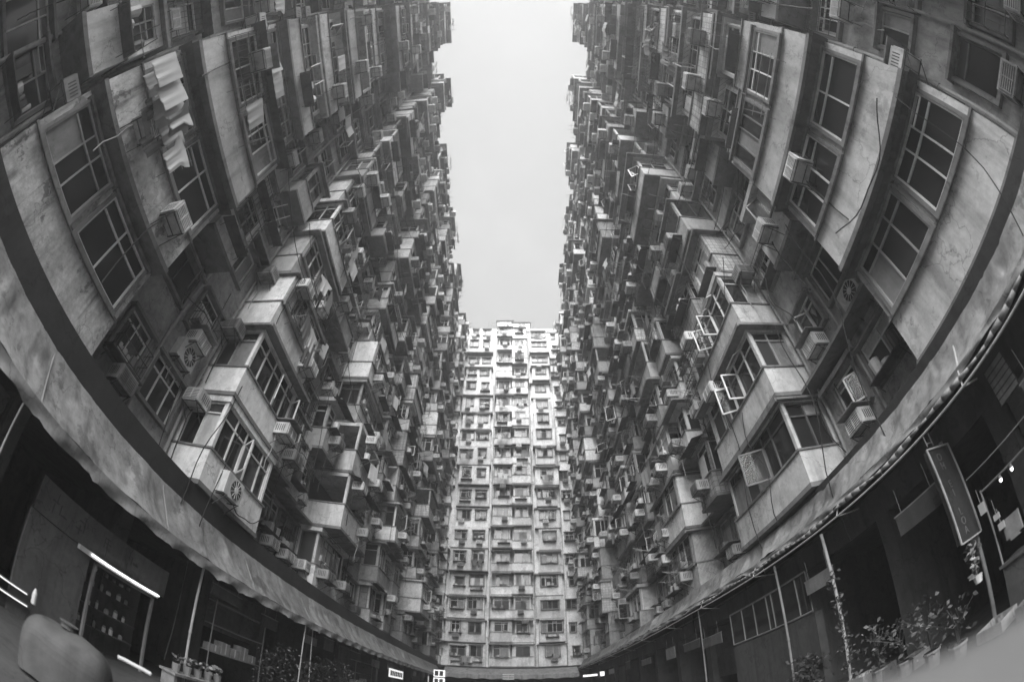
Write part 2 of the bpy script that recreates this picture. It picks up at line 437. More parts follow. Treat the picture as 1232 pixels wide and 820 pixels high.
def garment_mesh(kind, mat, seed):
    r = random.Random(seed); b = MB(); nx, nz = 16, 10
    ph = r.uniform(0, 6); am = r.uniform(.006, .014)
    def prof(t):
        if kind == 'shirt': return .23 if t > .32 else .40 - .35*t
        if kind == 'trousers': return .2 + .03*t
        return .33
    Ht = {'shirt': .72, 'trousers': .98, 'towel': .8}[kind]
    def P(i, j, s):
        t = j/nz; u = -1 + 2*i/nx; x = u*prof(t)
        y = am*math.sin(u*6.5 + ph + t*1.5)*(.25 + t) + .5*am*math.sin(u*13+ph*2)*t + s*.012
        return (x, y, -Ht*t - (.05*abs(u) if kind == 'shirt' and t < .3 else 0))
    for s in (1, -1):
        for i in range(nx):
            for j in range(nz):
                if kind == 'trousers' and j > 2 and i in (7, 8): continue
                q = [P(i,j,s), P(i+1,j,s), P(i+1,j+1,s), P(i,j+1,s)]
                b.quad(*(q if s > 0 else q[::-1]))
    return b.mesh('hanging_' + kind, [mat], True)
GAR = [(k, ci, garment_mesh(k, CLOTH[ci], i*7+ci)) for i, (k, ci) in enumerate((('shirt',0),('towel',0),('shirt',2),('trousers',3),('towel',1),('trousers',4),('shirt',1),('towel',2),('shirt',3)))]
TONE = ['white', 'light grey', 'mid grey', 'dark grey', 'black']
def rack_mesh(w):
    b = MB()
    for x in (-w/2, w/2): b.tube((x,0,0), (x,.8,.1), .014, 4); b.tube((x,0,-.35), (x,.6,.07), .011, 4)
    for y in (.25, .5, .78): b.tube((-w/2-.12, y, y*.125), (w/2+.12, y, y*.125), .011, 5)
    return b.mesh('drying_rack', [STEEL])
RACK = {1.6: rack_mesh(1.6), 1.2: rack_mesh(1.2)}
RACKS = []
def add_rack(bld, p, w, where, rnd, n): RACKS.append((score(bld.world(p), 1), bld, p, w, where, n, rnd.randrange(9999)))
def flush_racks():
    RACKS.sort(key=lambda t: -t[0])
    for (sc, bld, p, w, where, n, sd) in RACKS[:200]:
        rnd = random.Random(sd)
        o = put(RACK[w], 'drying_rack', None, bld.world(p), bld.root.rotation_euler.z)
        tag(o, 'thin steel clothes rack ' + where, 'drying rack', 'drying racks fixed outside the windows')
        for i in range(n):
            k, ci, me = GAR[rnd.randrange(len(GAR))]; x = -w/2 + w*(i+.5)/n + rnd.uniform(-.06, .06)
            q = Vector(p) + Vector((x, .78 if rnd.random() < .6 else .5, .03))
            g = put(me, 'hanging_' + k, None, bld.world(q), bld.root.rotation_euler.z + rnd.uniform(-.35, .35))
            tag(g, '%s %s %s on rack %s' % (ORD[i], TONE[ci], k, where), k, 'washing hung out on the racks')

def where(side, k, st): return '%s facade, %s storey, %s' % (side, ORD[k], st)

# ------------------------------------------------------------------ the two long facades
Z0 = 5.2; NF = 17
STARTS = [-6.6, -.6, 8.1, 16.8, 25.5, 34.2, 42.9]
WIDS = {'left': [2.4, 4.6, 3.2, 3.6, 3.4, 3.8, 3.4], 'right': [2.4, 4.6, 4.1, 3.6, 3.8, 3.4, 3.4]}
STACK = ['stack behind camera', 'bay stack nearest camera', 'second bay stack', 'third bay stack', 'fourth bay stack', 'fifth bay stack', 'corner bay stack']
RECN = ['recess behind camera', 'nearest recess', 'second recess', 'third recess', 'fourth recess', 'fifth recess', 'corner recess']
def long_side(side, X, rz, sg, label, seed):
    rnd = random.Random(seed)
    B = Building('apartment_building', (X, 0, 0), rz, label, W)
    U = lambda y: sg*y
    top = Z0 + NF*FH
    b = MB(); a0, a1 = sorted((U(-7), U(49.2)))
    b.box(a0, a1, -9, 0, 4.84, top+.3); b.obj('wall', [WALLM], B.root)
    b = MB()                                   # roof edge with upstands
    b.box(a0, a1, -.25, .12, top+.3, top+1.1); b.obj('roof_parapet', [CONC], B.root)
    for i, y0 in enumerate(STARTS):
        w = WIDS[side][i]; yc = y0 + w/2
        base = rnd.choice((1.4, 1.6, 1.6)) if i > 2 else 1.6
        colm = rnd.choice(W)
        for k in range(NF):
            z = Z0 + k*FH
            near = i in (1, 2)
            d = round(base + rnd.choice((0, 0, 0, -.4, -.2, .2, .4, .6)), 1)
            if i == 1: d = (1.0, 1.5, 2.0)[k] if k < 3 else d
            if i == 1 and side == 'right' and k < 2: d = (1.2, 1.6)[k]
            if i == 2 and k < 3: d = 1.6
            d = min(2.2, max(1.0, d))
            m = colm if rnd.random() < .35 else rnd.choice(W)
            if near and k < 2: m = (PEEL if i == 1 else W[4]) if side == 'left' else W[1]
            st = rnd.random(); wh = where(side, k, STACK[i])
            if w > 3 and st < .36 and not (near and k < 2):
                for sgn in (-1, 1):
                    dd = min(2.0, max(1.0, round(d + rnd.choice((-.4, -.2, 0, .2)), 1)))
                    sty = 'ribbon' if rnd.random() < .74 else rnd.choice(('punched', 'open'))
                    B.bay(U(yc) + sgn*(w/4), z, w/2-.012, dd, sty, rnd, mat=m if rnd.random() < .5 else None)
                    if rnd.random() < .55:
                        add_ac(B, (U(yc)+sgn*(w/4)+rnd.uniform(-.5, .5), dd+.02, z + rnd.choice((.62, 2.1, .5))), 0, 'on ' + wh + (', left unit' if sgn < 0 else ', right unit'), rnd)
            else:
                sty = 'pair' if (i == 1 and k < 4) or (st > .76) else 'ribbon' if (st < .66 or near and k < 3) else rnd.choice(('punched', 'open'))
                B.bay(U(yc), z, w, d, sty, rnd, mat=m, grille=.62 if not (near and k < 2) else .1, near=near and k < 3)
                if sty == 'open':
                    pass
                for sgn in (-1, 1):
                    if rnd.random() < .66 and not (i in (1, 2) and k == 0):
                        add_ac(B, (U(yc)+sgn*rnd.uniform(.5, w/2-.4), d+.02, z + rnd.choice((.62, 2.12, .5))), 0, 'on ' + wh + (', left unit' if sgn < 0 else ', right unit'), rnd)
            if rnd.random() < .4:     # unit on the end of the bay that faces the camera
                add_ac(B, (U(y0) - sg*.02 , .35 + rnd.uniform(.1, .4), z + rnd.choice((.55, 2.1))), -sg*PI/2 if False else (PI/2 if sg > 0 else -PI/2), 'on ' + wh + ', end wall', rnd)
            if rnd.random() < .6 and not (near and k < 1):
                add_rack(B, (U(yc)+rnd.uniform(-.9, .9)*(w > 3)*.7, d+.04, z+1.1), rnd.choice((1.6, 1.2)), 'at ' + wh, rnd, rnd.choice((0, 1, 2, 3, 3, 4)))
        # recess beyond this bay
        r0 = y0 + w; r1 = STARTS[i+1] if i+1 < len(STARTS) else 48.3
        if i == 0: r1 = -.6
        nwin = 2 if r1-r0 < 4.3 else 3
        for k in range(NF):
            z = Z0 + k*FH
            for j in range(nwin):
                yc2 = r0 + .35 + (r1-r0-.7)*(j+.5)/nwin
                w2 = 1.4 if rnd.random() < .7 else 1.0
                q = rnd.random(); wh = where(side, k, RECN[i])
                if q < (.46 if i > 1 else .2) and k > 0 and not (i == 1 and k < 2):       # a small closed box built out over the light well
                    bd = rnd.choice((1.0, .8, 1.2)); B.bay(U(yc2), z, 1.5, bd, rnd.choice(('ribbon', 'ribbon', 'ribbon', 'punched')), rnd, grille=.35)
                    if rnd.random() < .4: add_ac(B, (U(yc2), bd+.02, z + .5), 0, 'on ' + wh + ', %s unit' % ('nearer', 'middle' if nwin > 2 else 'farther', 'farthest')[j], rnd)
                else:
                    B.window(U(yc2), z + rnd.uniform(1.1, 1.25), w2, rnd.choice((1.3, 1.3, 1.1)), rnd)
                    if rnd.random() < .42:
                        add_ac(B, (U(yc2) + rnd.uniform(-.3, .3), .18, z + rnd.choice((.45, .55))), 0, 'on ' + wh + ', %s unit' % ('nearer', 'middle' if nwin > 2 else 'farther', 'farthest')[j], rnd)
                    if rnd.random() < .2 and k > 0:
                        add_rack(B, (U(yc2), .3, z+.95), 1.2, 'at ' + wh + ', %s window' % ('nearer', 'middle' if nwin > 2 else 'farther', 'farthest')[j], rnd, rnd.choice((0, 2, 3)))
            # slab edge shelf across the recess now and then
            if rnd.random() < .3:
                bb = MB(); bb.box(min(U(r0), U(r1))+.02, max(U(r0), U(r1))-.02, 0, rnd.choice((.35, .5, .7)), z-.05, z+.05)
                bb.obj('ledge', [CONC], B.root)
        for t in range(3):
            yy = r0 + (.18, (r1-r0)/2, r1-r0-.18)[t]; rr = rnd.choice((.05, .07, .045))
            bb = MB(); bb.tube((U(yy), .14, 4.9), (U(yy), .14, top+.6), rr, 8)
            for k in range(NF):
                z = Z0 + k*FH + rnd.uniform(0, .6)
                bb.tube((U(yy), .14, z), (U(yy), .14, z+.12), rr*1.35, 8)
                if rnd.random() < .6:
                    x2 = U(yy) + rnd.choice((-1, 1))*rnd.uniform(.3, 1.0)
                    bb.path(((U(yy), .14, z), (x2, .12, z+.25), (x2, .02, z+.25)), .025, 5)
            bb.obj('drain_pipe', [PIPE], B.root, smooth=False)
    for t in range(46):
        y = rnd.uniform(-2, 40) if t > 12 else rnd.uniform(-1, 14); z = Z0 + rnd.uniform(2, 26); v = rnd.choice((.25, 1.78, 1.66)); L_ = rnd.uniform(2.5, 8)
        bb = MB(); a = rnd.uniform(-1.2, 1.2); ph = rnd.uniform(0, 6)
        if rnd.random() < .35: pts = [(U(y+L_*q/10), v+.2, z - .9*math.sin(PI*q/10)*rnd.uniform(.9, 1.1)) for q in range(11)]
        else: pts = [(U(y)+a*q/10+.12*math.sin(q*.9+ph), v+.06*math.sin(q+ph), z-L_*q/10) for q in range(11)]
        bb.path(pts, .014, 4); bb.obj('cable', [BLACK], B.root)
    B.finish(); return B
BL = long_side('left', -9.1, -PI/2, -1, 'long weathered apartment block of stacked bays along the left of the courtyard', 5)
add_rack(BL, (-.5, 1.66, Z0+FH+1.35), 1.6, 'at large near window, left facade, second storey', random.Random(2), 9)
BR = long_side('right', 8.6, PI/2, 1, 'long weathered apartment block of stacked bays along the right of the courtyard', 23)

# ------------------------------------------------------------------ the end facade
def far_side():
    rnd = random.Random(77)
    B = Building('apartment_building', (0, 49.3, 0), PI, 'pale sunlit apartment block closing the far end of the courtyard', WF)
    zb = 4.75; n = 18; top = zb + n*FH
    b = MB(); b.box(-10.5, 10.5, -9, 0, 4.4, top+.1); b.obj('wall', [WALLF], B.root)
    b = MB()
    b.box(-10.5, 10.5, -.2, .1, top+.1, top+.75); b.box(-10.5, -2.4, -.1, .25, top-.02, top+.1)
    b.obj('roof_parapet', [WALLF], B.root)
    cols = [('corner column on the left', 7.85, 1.5, 1.0), ('wide column left of centre', 4.75, 4.2, .8), ('centre column left half', 1.1, 2.19, 1.4),
            ('centre column right half', -1.1, 2.19, 1.4), ('column right of centre', -4.15, 2.9, .8), ('narrow column on the right', -6.55, 1.5, .6)]
    for ci, (nm, u0, w0, d0) in enumerate(cols):
        for k in range(n):
            u = u0 + (rnd.choice((0, 0, .12, -.12)) if ci in (0, 1, 4) else 0); w = round(w0 - (rnd.choice((0, 0, .3, .5)) if ci in (0, 1, 4) else 0), 2)
            z = zb + k*FH; d = round(d0 + rnd.choice((0, 0, .3, .2, -.2, -.4)), 1); wh = where('far', k, nm)
            if ci == 5:
                B.window(u+rnd.uniform(-.2, .2), z+1.2, 1.0 if rnd.random() < .6 else .6, 1.1, rnd, grille=.1)
                if rnd.random() < .3: add_ac(B, (u, .18, z+.5), 0, 'on ' + wh, rnd)
                continue
            if ci == 1 or (ci == 4 and rnd.random() < .75):
                # plain proud wall with separate windows
                bw = MB(); key = (w, d, 'blank')
                if key not in BM:
                    q = MB(); q.box(-w/2, w/2, 0, d, .05, 2.70); q.box(-w/2-.05, w/2+.05, 0, d+.08, -.04, .05, 1)
                    BM[key] = q.mesh('bay', [WF[0], CONC])
                p = B.world((u, d, z+1.4)); ch = []
                for sx in ((-1, 1) if ci == 1 else (0,)):
                    ww = rnd.choice((.9, 1.2, 1.5)) if ci == 1 else rnd.choice((1.8, 1.4, 2.2))
                    hh = rnd.choice((1.0, 1.2, 1.35))
                    if rnd.random() < .35: ch.append((rnd.choice(JUNK), 'clutter_shelf', (u+sx*w*.24, d, z+rnd.choice((1.05, .6))), 0, None))
                    ch.append((surround_mesh(ww, hh), 'window', (u+sx*w*.24, d, z+1.15), 0, None))
                    ch.append((window_mesh(ww, hh, 'flat', rnd.randrange(7)), 'pane', (u+sx*w*.24, d+.06, z+1.15), 0, None))
                    if rnd.random() < .3: ch.append((grille_mesh(ww+.1, hh, rnd.randrange(6)), 'window_grille', (u+sx*w*.24, d+.16, z+1.15), 0, None))
                if rnd.random() < .5: ch.append((hood_mesh(w, d, rnd.randrange(2)), 'hood', (u, 0, z+2.56), 0, None))
                B.bays.append((score(p, w+d), (BM[key], 'bay', (u, 0, z), 0, rnd.choice(WF)), ch))
            else:
                sty = 'ribbon' if rnd.random() < .72 else 'punched'
                B.bay(u, z, w, d, sty, rnd, grille=.2)
            for sx in ((-1, 1) if ci == 1 else (0,)):
                if rnd.random() < .5:
                    add_ac(B, (u+sx*w*.24+rnd.uniform(-.3, .3), d+.02, z+rnd.choice((.5, .6, 2.15 if ci != 1 else .4))), 0, 'on ' + wh + (', left unit' if sx > 0 else ', right unit' if sx < 0 else ''), rnd)
            if rnd.random() < .16: add_rack(B, (u+(rnd.choice((-1, 1))*w*.24 if w > 4 else 0), d+.1, z+1.1), 1.2, 'at ' + wh, rnd, rnd.choice((2, 3, 4)))
    for u in (2.42, -2.45, -5.75, -7.45, -8.1, -8.6):
        bb = MB(); bb.tube((u, .09, 4.6), (u, .09, top+.4), .04, 6)
        for k in range(n):
            if rnd.random() < .5: z = zb+k*FH+rnd.uniform(.2, 2); x2 = u+rnd.uniform(-.7, .7); bb.path(((u, .12, z), (x2, .1, z+.3), (x2, .02, z+.3)), .03, 4)
        bb.obj('drain_pipe', [PIPE], B.root)
    # rooms and railings on the roof
    for (x0, x1, h) in ((-.1, 2.4, 2.3), (-2.9, -.1, 1.9)):
        q = MB(); q.box(x0, x1, -4, .35, top+.1, top+h); q.box(x0-.2, x1+.2, -4.1, .6, top+h, top+h+.12, 1); rb = q.obj('roof_room', [WF[1], CONC], B.root)
        wm = window_mesh(1.4, 1.0, 'flat', 2); put(wm, 'window', rb, ((x0+x1)/2, .40, top+.75))
    q = MB()
    for z in (top+1.0, top+1.4, top+1.8, top+2.2): q.tube((2.45, .2, z), (3.9, .2, z), .025, 5)
    for x in (2.5, 3.2, 3.9): q.tube((x, .2, top+.7), (x, .2, top+2.3), .025, 5)
    q.obj('roof_railing', [STEEL], B.root)
    B.finish(); return B
BF = far_side()
flush_ac(); flush_racks()


# ------------------------------------------------------------------ podium, black shade bands, awnings
def podium(side):
    B = BL if side == 'left' else BR; sg = -1 if side == 'left' else 1
    xw = 1.55 if side == 'left' else 1.45           # front of the black shade band in local v
    b = MB(); a0, a1 = sorted((sg*-13, sg*48.6))
    b.box(a0, a1, -.5, xw, 4.5 if side == 'left' else 4.72, 5.115)
    b.obj('shade_band', [BLACK], B.root)  # black box standing in for the shaded gap between facade and awning
    b = MB()
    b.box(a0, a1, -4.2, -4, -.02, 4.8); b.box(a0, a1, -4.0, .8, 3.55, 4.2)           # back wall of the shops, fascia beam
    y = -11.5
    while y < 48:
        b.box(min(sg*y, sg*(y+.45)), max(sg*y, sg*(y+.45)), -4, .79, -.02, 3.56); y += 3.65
    b.obj('shop_arcade', [PODIUM_DARK], B.root)
def shutters(side):
    B = BL if side == 'left' else BR; sg = -1 if side == 'left' else 1; rnd = random.Random(41 if side == 'left' else 43)
    y = -11.5+.45; k = 0
    while y < 44:
        if not (side == 'left' and 2 < y+1.6 < 10) and not (side == 'right' and 8.5 < y+1.6 < 15) and rnd.random() < .6:
            b = MB(); hz = rnd.choice((0, 0, 1.2, 1.9))
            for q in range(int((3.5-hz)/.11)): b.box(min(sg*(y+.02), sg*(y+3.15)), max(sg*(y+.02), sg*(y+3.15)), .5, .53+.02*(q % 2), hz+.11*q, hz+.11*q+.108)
            b.obj('roller_shutter', [[SHOPM, SHOPD, PODIUM_DARK][k % 3]], B.root)
        y += 3.65; k += 1
podium('left'); podium('right'); shutters('left'); shutters('right')
b = MB(); b.box(-8.6, 8.6, -.35, .9, 3.3, 4.72); b.box(-8.6, 8.6, -4, -.3, -.02, 4.7); b.obj('shop_arcade', [PODIUM_DARK], BF.root)
b = MB(); b.box(-8.7, 8.7, 0, 1.55, 4.45, 4.70); b.obj('shade_band', [BLACK], BF.root)  # black strip painted in for the shade at the far facade's foot

def awning(side, label):
    rnd = random.Random(9 if side == 'left' else 31)
    if side == 'left': ix, iz, ox, oz, sx = -7.58, 4.6, -6.8, 3.42, 1
    else: ix, iz, ox, oz, sx = 7.18, 4.86, 6.62, 4.08, -1
    b = MB(); ny = 620; nt = 9; y0, y1 = -9.0, 48.0
    fold = [(rnd.uniform(y0, y1), rnd.uniform(.04, .22), rnd.uniform(-.07, .08), rnd.uniform(-.8, .8)) for _ in range(260)]
    buckets = {}
    for f in fold:
        for q in range(int(f[0])-2, int(f[0])+3): buckets.setdefault(q, []).append(f)
    def H(y, t):
        h = -.07*math.sin(PI*t)*(1+.5*math.sin(y*.8)) + .02*math.sin(y*3.1+t*2)
        for (fy, fw, fa, sl) in buckets.get(int(math.floor(y)), ()):
            q = (y - fy - sl*t)/fw
            if abs(q) < 3: h += fa*math.exp(-q*q)*(.35+.65*math.sin(PI*min(1, t+.15)))
        return h*min(1, t*2.5)
    rise = lambda y: (0 if side == 'left' else min(.35, max(0, y)*.022))
    pts = []
    for i in range(ny+1):
        y = y0 + (y1-y0)*i/ny
        for j in range(nt+1):
            t = j/nt; h = H(y, t)
            b.v.append((ix+(ox-ix)*t + sx*h*.75, y, iz+(oz-iz)*t + h*.6 + rise(y)))
    for i in range(ny):
        for j in range(nt):
            a = i*(nt+1)+j; b.f.append((a, a+1, a+nt+2, a+nt+1)); b.m.append(0)
    can = b.mesh('awning_canopy', [TARP], True)
    root = empty('awning', (0, 0, 0)); tag(root, label, 'awning')
    put(can, 'canopy', root)
    v = MB(); n2 = 420
    for i in range(n2+1):
        y = y0 + (y1-y0)*i/n2
        sc = .20 + .07*abs(math.sin(y*2.2+math.sin(y*.7))) + rnd.uniform(-.012, .012) if side == 'left' else .1+.05*math.sin(y*1.3)**2
        if rnd.random() < .12: sc += rnd.uniform(-.05, .07)
        for j in range(4):
            t = j/3; v.v.append((ox + sx*(.02+.05*math.sin(y*5.2+j)*t) , y, oz + rise(y) - .0 - sc*t))
    for i in range(n2):
        for j in range(3):
            a = i*4+j; v.f.append((a, a+1, a+5, a+4)); v.m.append(0)
    put(v.mesh('valance', [TARPD], True), 'valance', root)
    f = MB()
    for i in range(57):
        y = y0+i; yb = min(y+1, y1)
        f.tube((ox-sx*.03, y, oz-.05+rise(y)), (ox-sx*.03, yb, oz-.05+rise(yb)), .028, 6)
        if side == 'right': f.tube((ox-.16, y, oz-.36+rise(y)), (ox-.16, yb, oz-.36+rise(yb)), .022, 6)
        if i % 4 == 0:
            f.tube((ix, y, iz-.08), (ox, y, oz-.08+rise(y)), .022, 5)
            if side == 'right': f.tube((ox, y, oz-.05+rise(y)), (ox-.16, y, oz-.36+rise(y)), .016, 5); f.tube((ix, y, 3.9), (ox-.16, y, oz-.36+rise(y)), .018, 5)
    f.obj('frame', [FR_M if side == 'right' else STEEL], root)
    if side == 'right':        # a rolled side curtain tied up along the outer rail
        c = MB(); rr = random.Random(4); pr = None
        for i in range(240):
            y = y0 + i*.24; p = (ox-.10+rr.uniform(-.015, .015), y, oz-.2+rise(y)+.03*math.sin(y*2.1)+rr.uniform(-.01, .01))
            if pr: c.tube(pr, p, .045+.02*math.sin(y*4), 7, 0, .045+.02*math.sin((y+.24)*4))
            pr = p
        c.obj('rolled_curtain', [TARPD], root, smooth=True)
awning('left', 'sagging grey tarpaulin awning with scalloped valance along the left shops')
awning('right', 'taut grey tarpaulin awning with rolled curtain and rails along the right shops')
def far_awning():
    root = empty('awning', (0, 46.6, 0)); tag(root, 'short plain awning across the foot of the far facade', 'awning')
    b = MB()
    for i in range(60):
        x = -6.7 + 13.2*i/60; x2 = x + 13.2/60
        q = lambda xx: .04*math.sin(xx*4)
        b.quad((x, 1.2, 4.55), (x, -.3, 3.75+q(x)), (x2, -.3, 3.75+q(x2)), (x2, 1.2, 4.55))
        b.quad((x, -.3, 3.75+q(x)), (x, -.32, 3.3+q(x)*1.5), (x2, -.32, 3.3+q(x2)*1.5), (x2, -.3, 3.75+q(x2)))
    b.obj('canopy', [TARPD], root, smooth=True)
    f = MB(); f.tube((-6.7, -.27, 3.72), (6.5, -.27, 3.72), .03, 6); f.obj('frame', [STEEL], root)
far_awning()

# ------------------------------------------------------------------ things at street level
def pole(x, y, h, label, r=.03, lean=0., m=None):
    b = MB(); b.tube((0, 0, 0), (lean, 0, h), r, 8); b.box(-.09, .09, -.09, .09, 0, .02); b.tube((0,0,h*.45), (0.002,0,h*.45+.06), r*1.3, 8)
    tag(b.obj('awning_pole', [m or FR_M], None, (x, y, 0)), label, 'pole', 'poles that carry the awnings')
pole(-7.0, 8.68, 3.35, 'bright steel awning pole standing between lit shop and dark stall', .035)
pole(-6.85, 2.7, 3.3, 'thin steel awning pole at left frame edge', .02)
pole(-6.9, 14.6, 3.35, 'thin awning pole rising out of left potted plants', .025, .05)
pole(-6.9, 15.6, 3.35, 'leaning thin awning pole behind left potted plants', .02, -.12)
pole(6.65, 7.9, 3.85, 'right awning pole wrapped by a climbing vine', .04)
pole(7.3, 4.4, 3.7, 'dull awning pole under the vertical shop sign', .045, 0, STEEL)
pole(6.7, 10.2, 3.95, 'dull awning pole beside the glazed shop front', .035, 0, STEEL)
pole(6.7, 15.8, 4.1, 'slender dull pole past the glazed shop front', .03, 0, STEEL)

def leaf_plant(b, c, n, rx, rz, seed, size=.1, up=.5):
    r = random.Random(seed); c = Vector(c)
    for _ in range(n):
        p = c + Vector((r.gauss(0, rx), r.gauss(0, rx), r.random()**.8*rz))
        d = Vector((r.uniform(-1,1), r.uniform(-1,1), r.uniform(-.4, up+.3))).normalized(); s = size*r.uniform(.5, 1.4)
        a = d.orthogonal().normalized(); a = (Matrix.Rotation(r.uniform(0, 6.28), 3, d) @ a)*s*.28
        tip = p + d*s; mid = p + d*s*.5 + Vector((0,0,s*.08))
        b.quad(tuple(p), tuple(mid+a), tuple(tip), tuple(mid-a), r.randrange(2))
def potted(name, loc, n, rx, rz, seed, label, cat='plant', size=.11, pot=(.16, .32), group=None):
    b = MB(); leaf_plant(b, (0, 0, pot[1]), n, rx, rz, seed, size)
    root = empty(name, loc); tag(root, label, cat, group)
    b.obj('foliage', [LEAF, LEAFD], root)
    q = MB(); q.tube((0,0,0), (0,0,pot[1]), pot[0]*.75, 10, 0, pot[0]); q.tube((0,0,pot[1]-.04), (0,0,pot[1]), pot[0]*1.1, 10); q.obj('pot', [POT], root)
    s = MB(); r = random.Random(seed)
    for _ in range(6): s.path(((0,0,pot[1]*.8), (r.gauss(0,.05), r.gauss(0,.05), pot[1]+rz*.4), (r.gauss(0,rx), r.gauss(0,rx), pot[1]+rz*.85)), .008, 4)
    s.obj('stem', [LEAFD], root)
G1 = 'potted plants along the left stalls'; G2 = 'potted plants along the right stalls'
potted('potted_plant', (-7.1, 12.7, 0), 170, .22, 1.5, 1, 'bushy potted plant nearest on the left side', group=G1)
potted('potted_plant', (-7.2, 13.9, 0), 300, .28, 1.9, 2, 'tallest bushy potted plant on the left side', group=G1)
potted('potted_plant', (-7.0, 15.2, 0), 300, .3, 1.6, 3, 'broad potted plant at foot of the thin left poles', group=G1)
potted('potted_plant', (-7.2, 17.2, 0), 260, .3, 1.9, 4, 'leafy potted plant farther along the left stalls', group=G1)
potted('potted_plant', (-7.1, 19.6, 0), 260, .3, 2.0, 5, 'farthest leafy potted plant on the left side', group=G1)
potted('potted_plant', (6.75, 9.55, 0), 320, .2, .85, 6, 'dense drooping potted plant before the glazed shop front', size=.15, group=G2)
potted('potted_plant', (6.6, 6.9, 0), 130, .26, 1.0, 7, 'leafy potted plant beside the vine wrapped pole', group=G2)
potted('potted_plant', (6.5, 6.1, 0), 110, .3, .9, 8, 'sprawling potted plant midway between vine pole and sign', group=G2)
potted('potted_plant', (6.4, 5.3, 0), 90, .3, 1.0, 9, 'sparse potted plant closest to the vertical sign', group=G2)
potted('potted_plant', (6.0, 4.4, 0), 70, .28, .7, 10, 'low potted plant below the hanging basket', group=G2)
b = MB(); r = random.Random(3)
for i in range(40): leaf_plant(b, (.05*math.cos(i*.8), .05*math.sin(i*.8), .3+i*.065), 7, .05, .12, 50+i, .11)
root = empty('climbing_vine', (6.65, 7.9, 0)); tag(root, 'small leaved vine climbing the right awning pole', 'vine')
b.obj('foliage', [LEAF, LEAFD], root)
s = MB(); s.path([(.05*math.cos(i*.8), .05*math.sin(i*.8), .05*i) for i in range(58)], .007, 4); s.obj('stem', [LEAFD], root)
root = empty('hanging_plant', (6.82, 4.3, 1.0)); tag(root, 'bright trailing plant hanging below the vertical shop sign', 'plant')
b = MB(); leaf_plant(b, (0,0,.08), 90, .05, .62, 12, .12); b.obj('foliage', [GL_C, LEAF], root)
q = MB(); q.tube((0,0,0), (0,0,.14), .07, 10, 0, .1); q.obj('pot', [CASE], root)
q = MB(); q.tube((0,0,.1), (0,0,.8), .006, 4); q.obj('cord', [STEEL], root)

# the vertical projecting sign
root = empty('shop_sign', (6.86, 4.3, 1.80)); tag(root, 'tall dark vertical shop sign with pale frame under right awning', 'sign')
root.rotation_euler = (0, 0, math.radians(90))
q = MB(); q.box(-.06, .05, -.365, .365, 0, 1.74); q.obj('sign_box', [BLACK], root)
q = MB()
for (a, c, e, g) in ((-.40, -.368, -.02, 1.77), (.368, .40, -.02, 1.77)): q.box(-.085, -.058, a, c, e, g)
q.box(-.085, -.058, -.366, .366, -.03, -.002); q.box(-.085, -.058, -.366, .366, 1.742, 1.77); q.obj('frame', [FR_M], root)
def text(body, size, loc, rot, m, parent, name='lettering', ext=.004):
    cu = bpy.data.curves.new(name, 'FONT'); cu.body = body; cu.size = size; cu.extrude = ext; cu.align_x = 'CENTER'; cu.align_y = 'CENTER'
    t = bpy.data.objects.new(name, cu); COL.objects.link(t); bpy.context.view_layer.update()
    me = bpy.data.meshes.new_from_object(t.evaluated_get(bpy.context.evaluated_depsgraph_get())); bpy.data.objects.remove(t)
    me.materials.clear(); me.materials.append(m); o = put(me, name, None, loc); o.rotation_euler = rot
    if parent: o.parent = parent
    return o
for i, ch in enumerate('OH EI LOA'):
    if ch != ' ': text(ch, .2, (-.066, .08, 1.56-i*.175), (PI/2, 0, -PI/2), FR_D, root)
q = MB(); q.tube((.0, 0, 1.84), (.0, 0, 2.1), .015, 5); q.tube((0, 0, 1.9), (0, .2, 1.9), .012, 5); q.tube((.0, .2, 1.84), (.0, .2, 2.1), .012, 5); q.obj('hanger', [STEEL], root)

# glazed shop front on the right
root = empty('shop_window', (7.05, 11.6, 2.3)); tag(root, 'dark glazed shop front with thin glazing bars under right awning', 'shop window')
q = MB()
for z in (0, 1.1): q.tube((0, -2.2, z), (0, 2.4, z), .03, 6)
for y in (-2.2, -1.65, -.35, -.05, .75, 1.55, 2.4): q.tube((0, y, 0), (0, y, 1.1), .022, 6)
q.obj('frame', [STEEL], root)
q = MB(); q.box(.02, .03, -2.2, 2.4, 0, 1.1); q.obj('pane', [GL_D], root)
q = MB(); q.box(.0, .25, -2.25, 2.45, -2.3, -.05); q.obj('base_panel', [PODIUM_DARK], root)
# lit stall at the right edge
root = empty('market_stall', (7.15, 3.3, 0)); tag(root, 'dim stall with counter and canopy bar at right frame edge', 'stall')
q = MB(); q.box(-.05, .7, -1.0, .62, 0, .95); q.box(-.1, .75, -1.05, .66, .95, 1.0); q.obj('counter', [PODIUM_DARK], root)
q = MB()
for y in (-1.0, .62): q.tube((0, y, 1.0), (0, y, 2.4), .02, 6)
q.tube((0, -1.0, 2.36), (0, .62, 2.36), .02, 6); q.tube((-.2, -1.0, 2.7), (-.2, .7, 2.7), .012, 6); q.obj('frame', [STEEL], root)
for i, (y, z, lab) in enumerate(((3.42, 2.28, 'small bright bulb lamp on stall bar, nearer of two'), (3.14, 2.28, 'small bright bulb lamp on stall bar, farther right of two'))):
    q = MB(); q.tube((0,0,.06), (0,0,0), .03, 8, 0, .035); q.tube((0,0,0), (0,0,-.05), .032, 10, 1, .02)
    tag(q.obj('bulb_lamp', [STEEL, LAMP], None, (7.1, y, z)), lab, 'lamp', 'bulb lamps over the right stall')
q = MB(); q.box(-.03, .03, -.19, .19, 0, .34); q.box(-.034, -.031, -.16, .16, .03, .31, 1); q.box(-.05, .05, -.1, .1, -.05, 0)
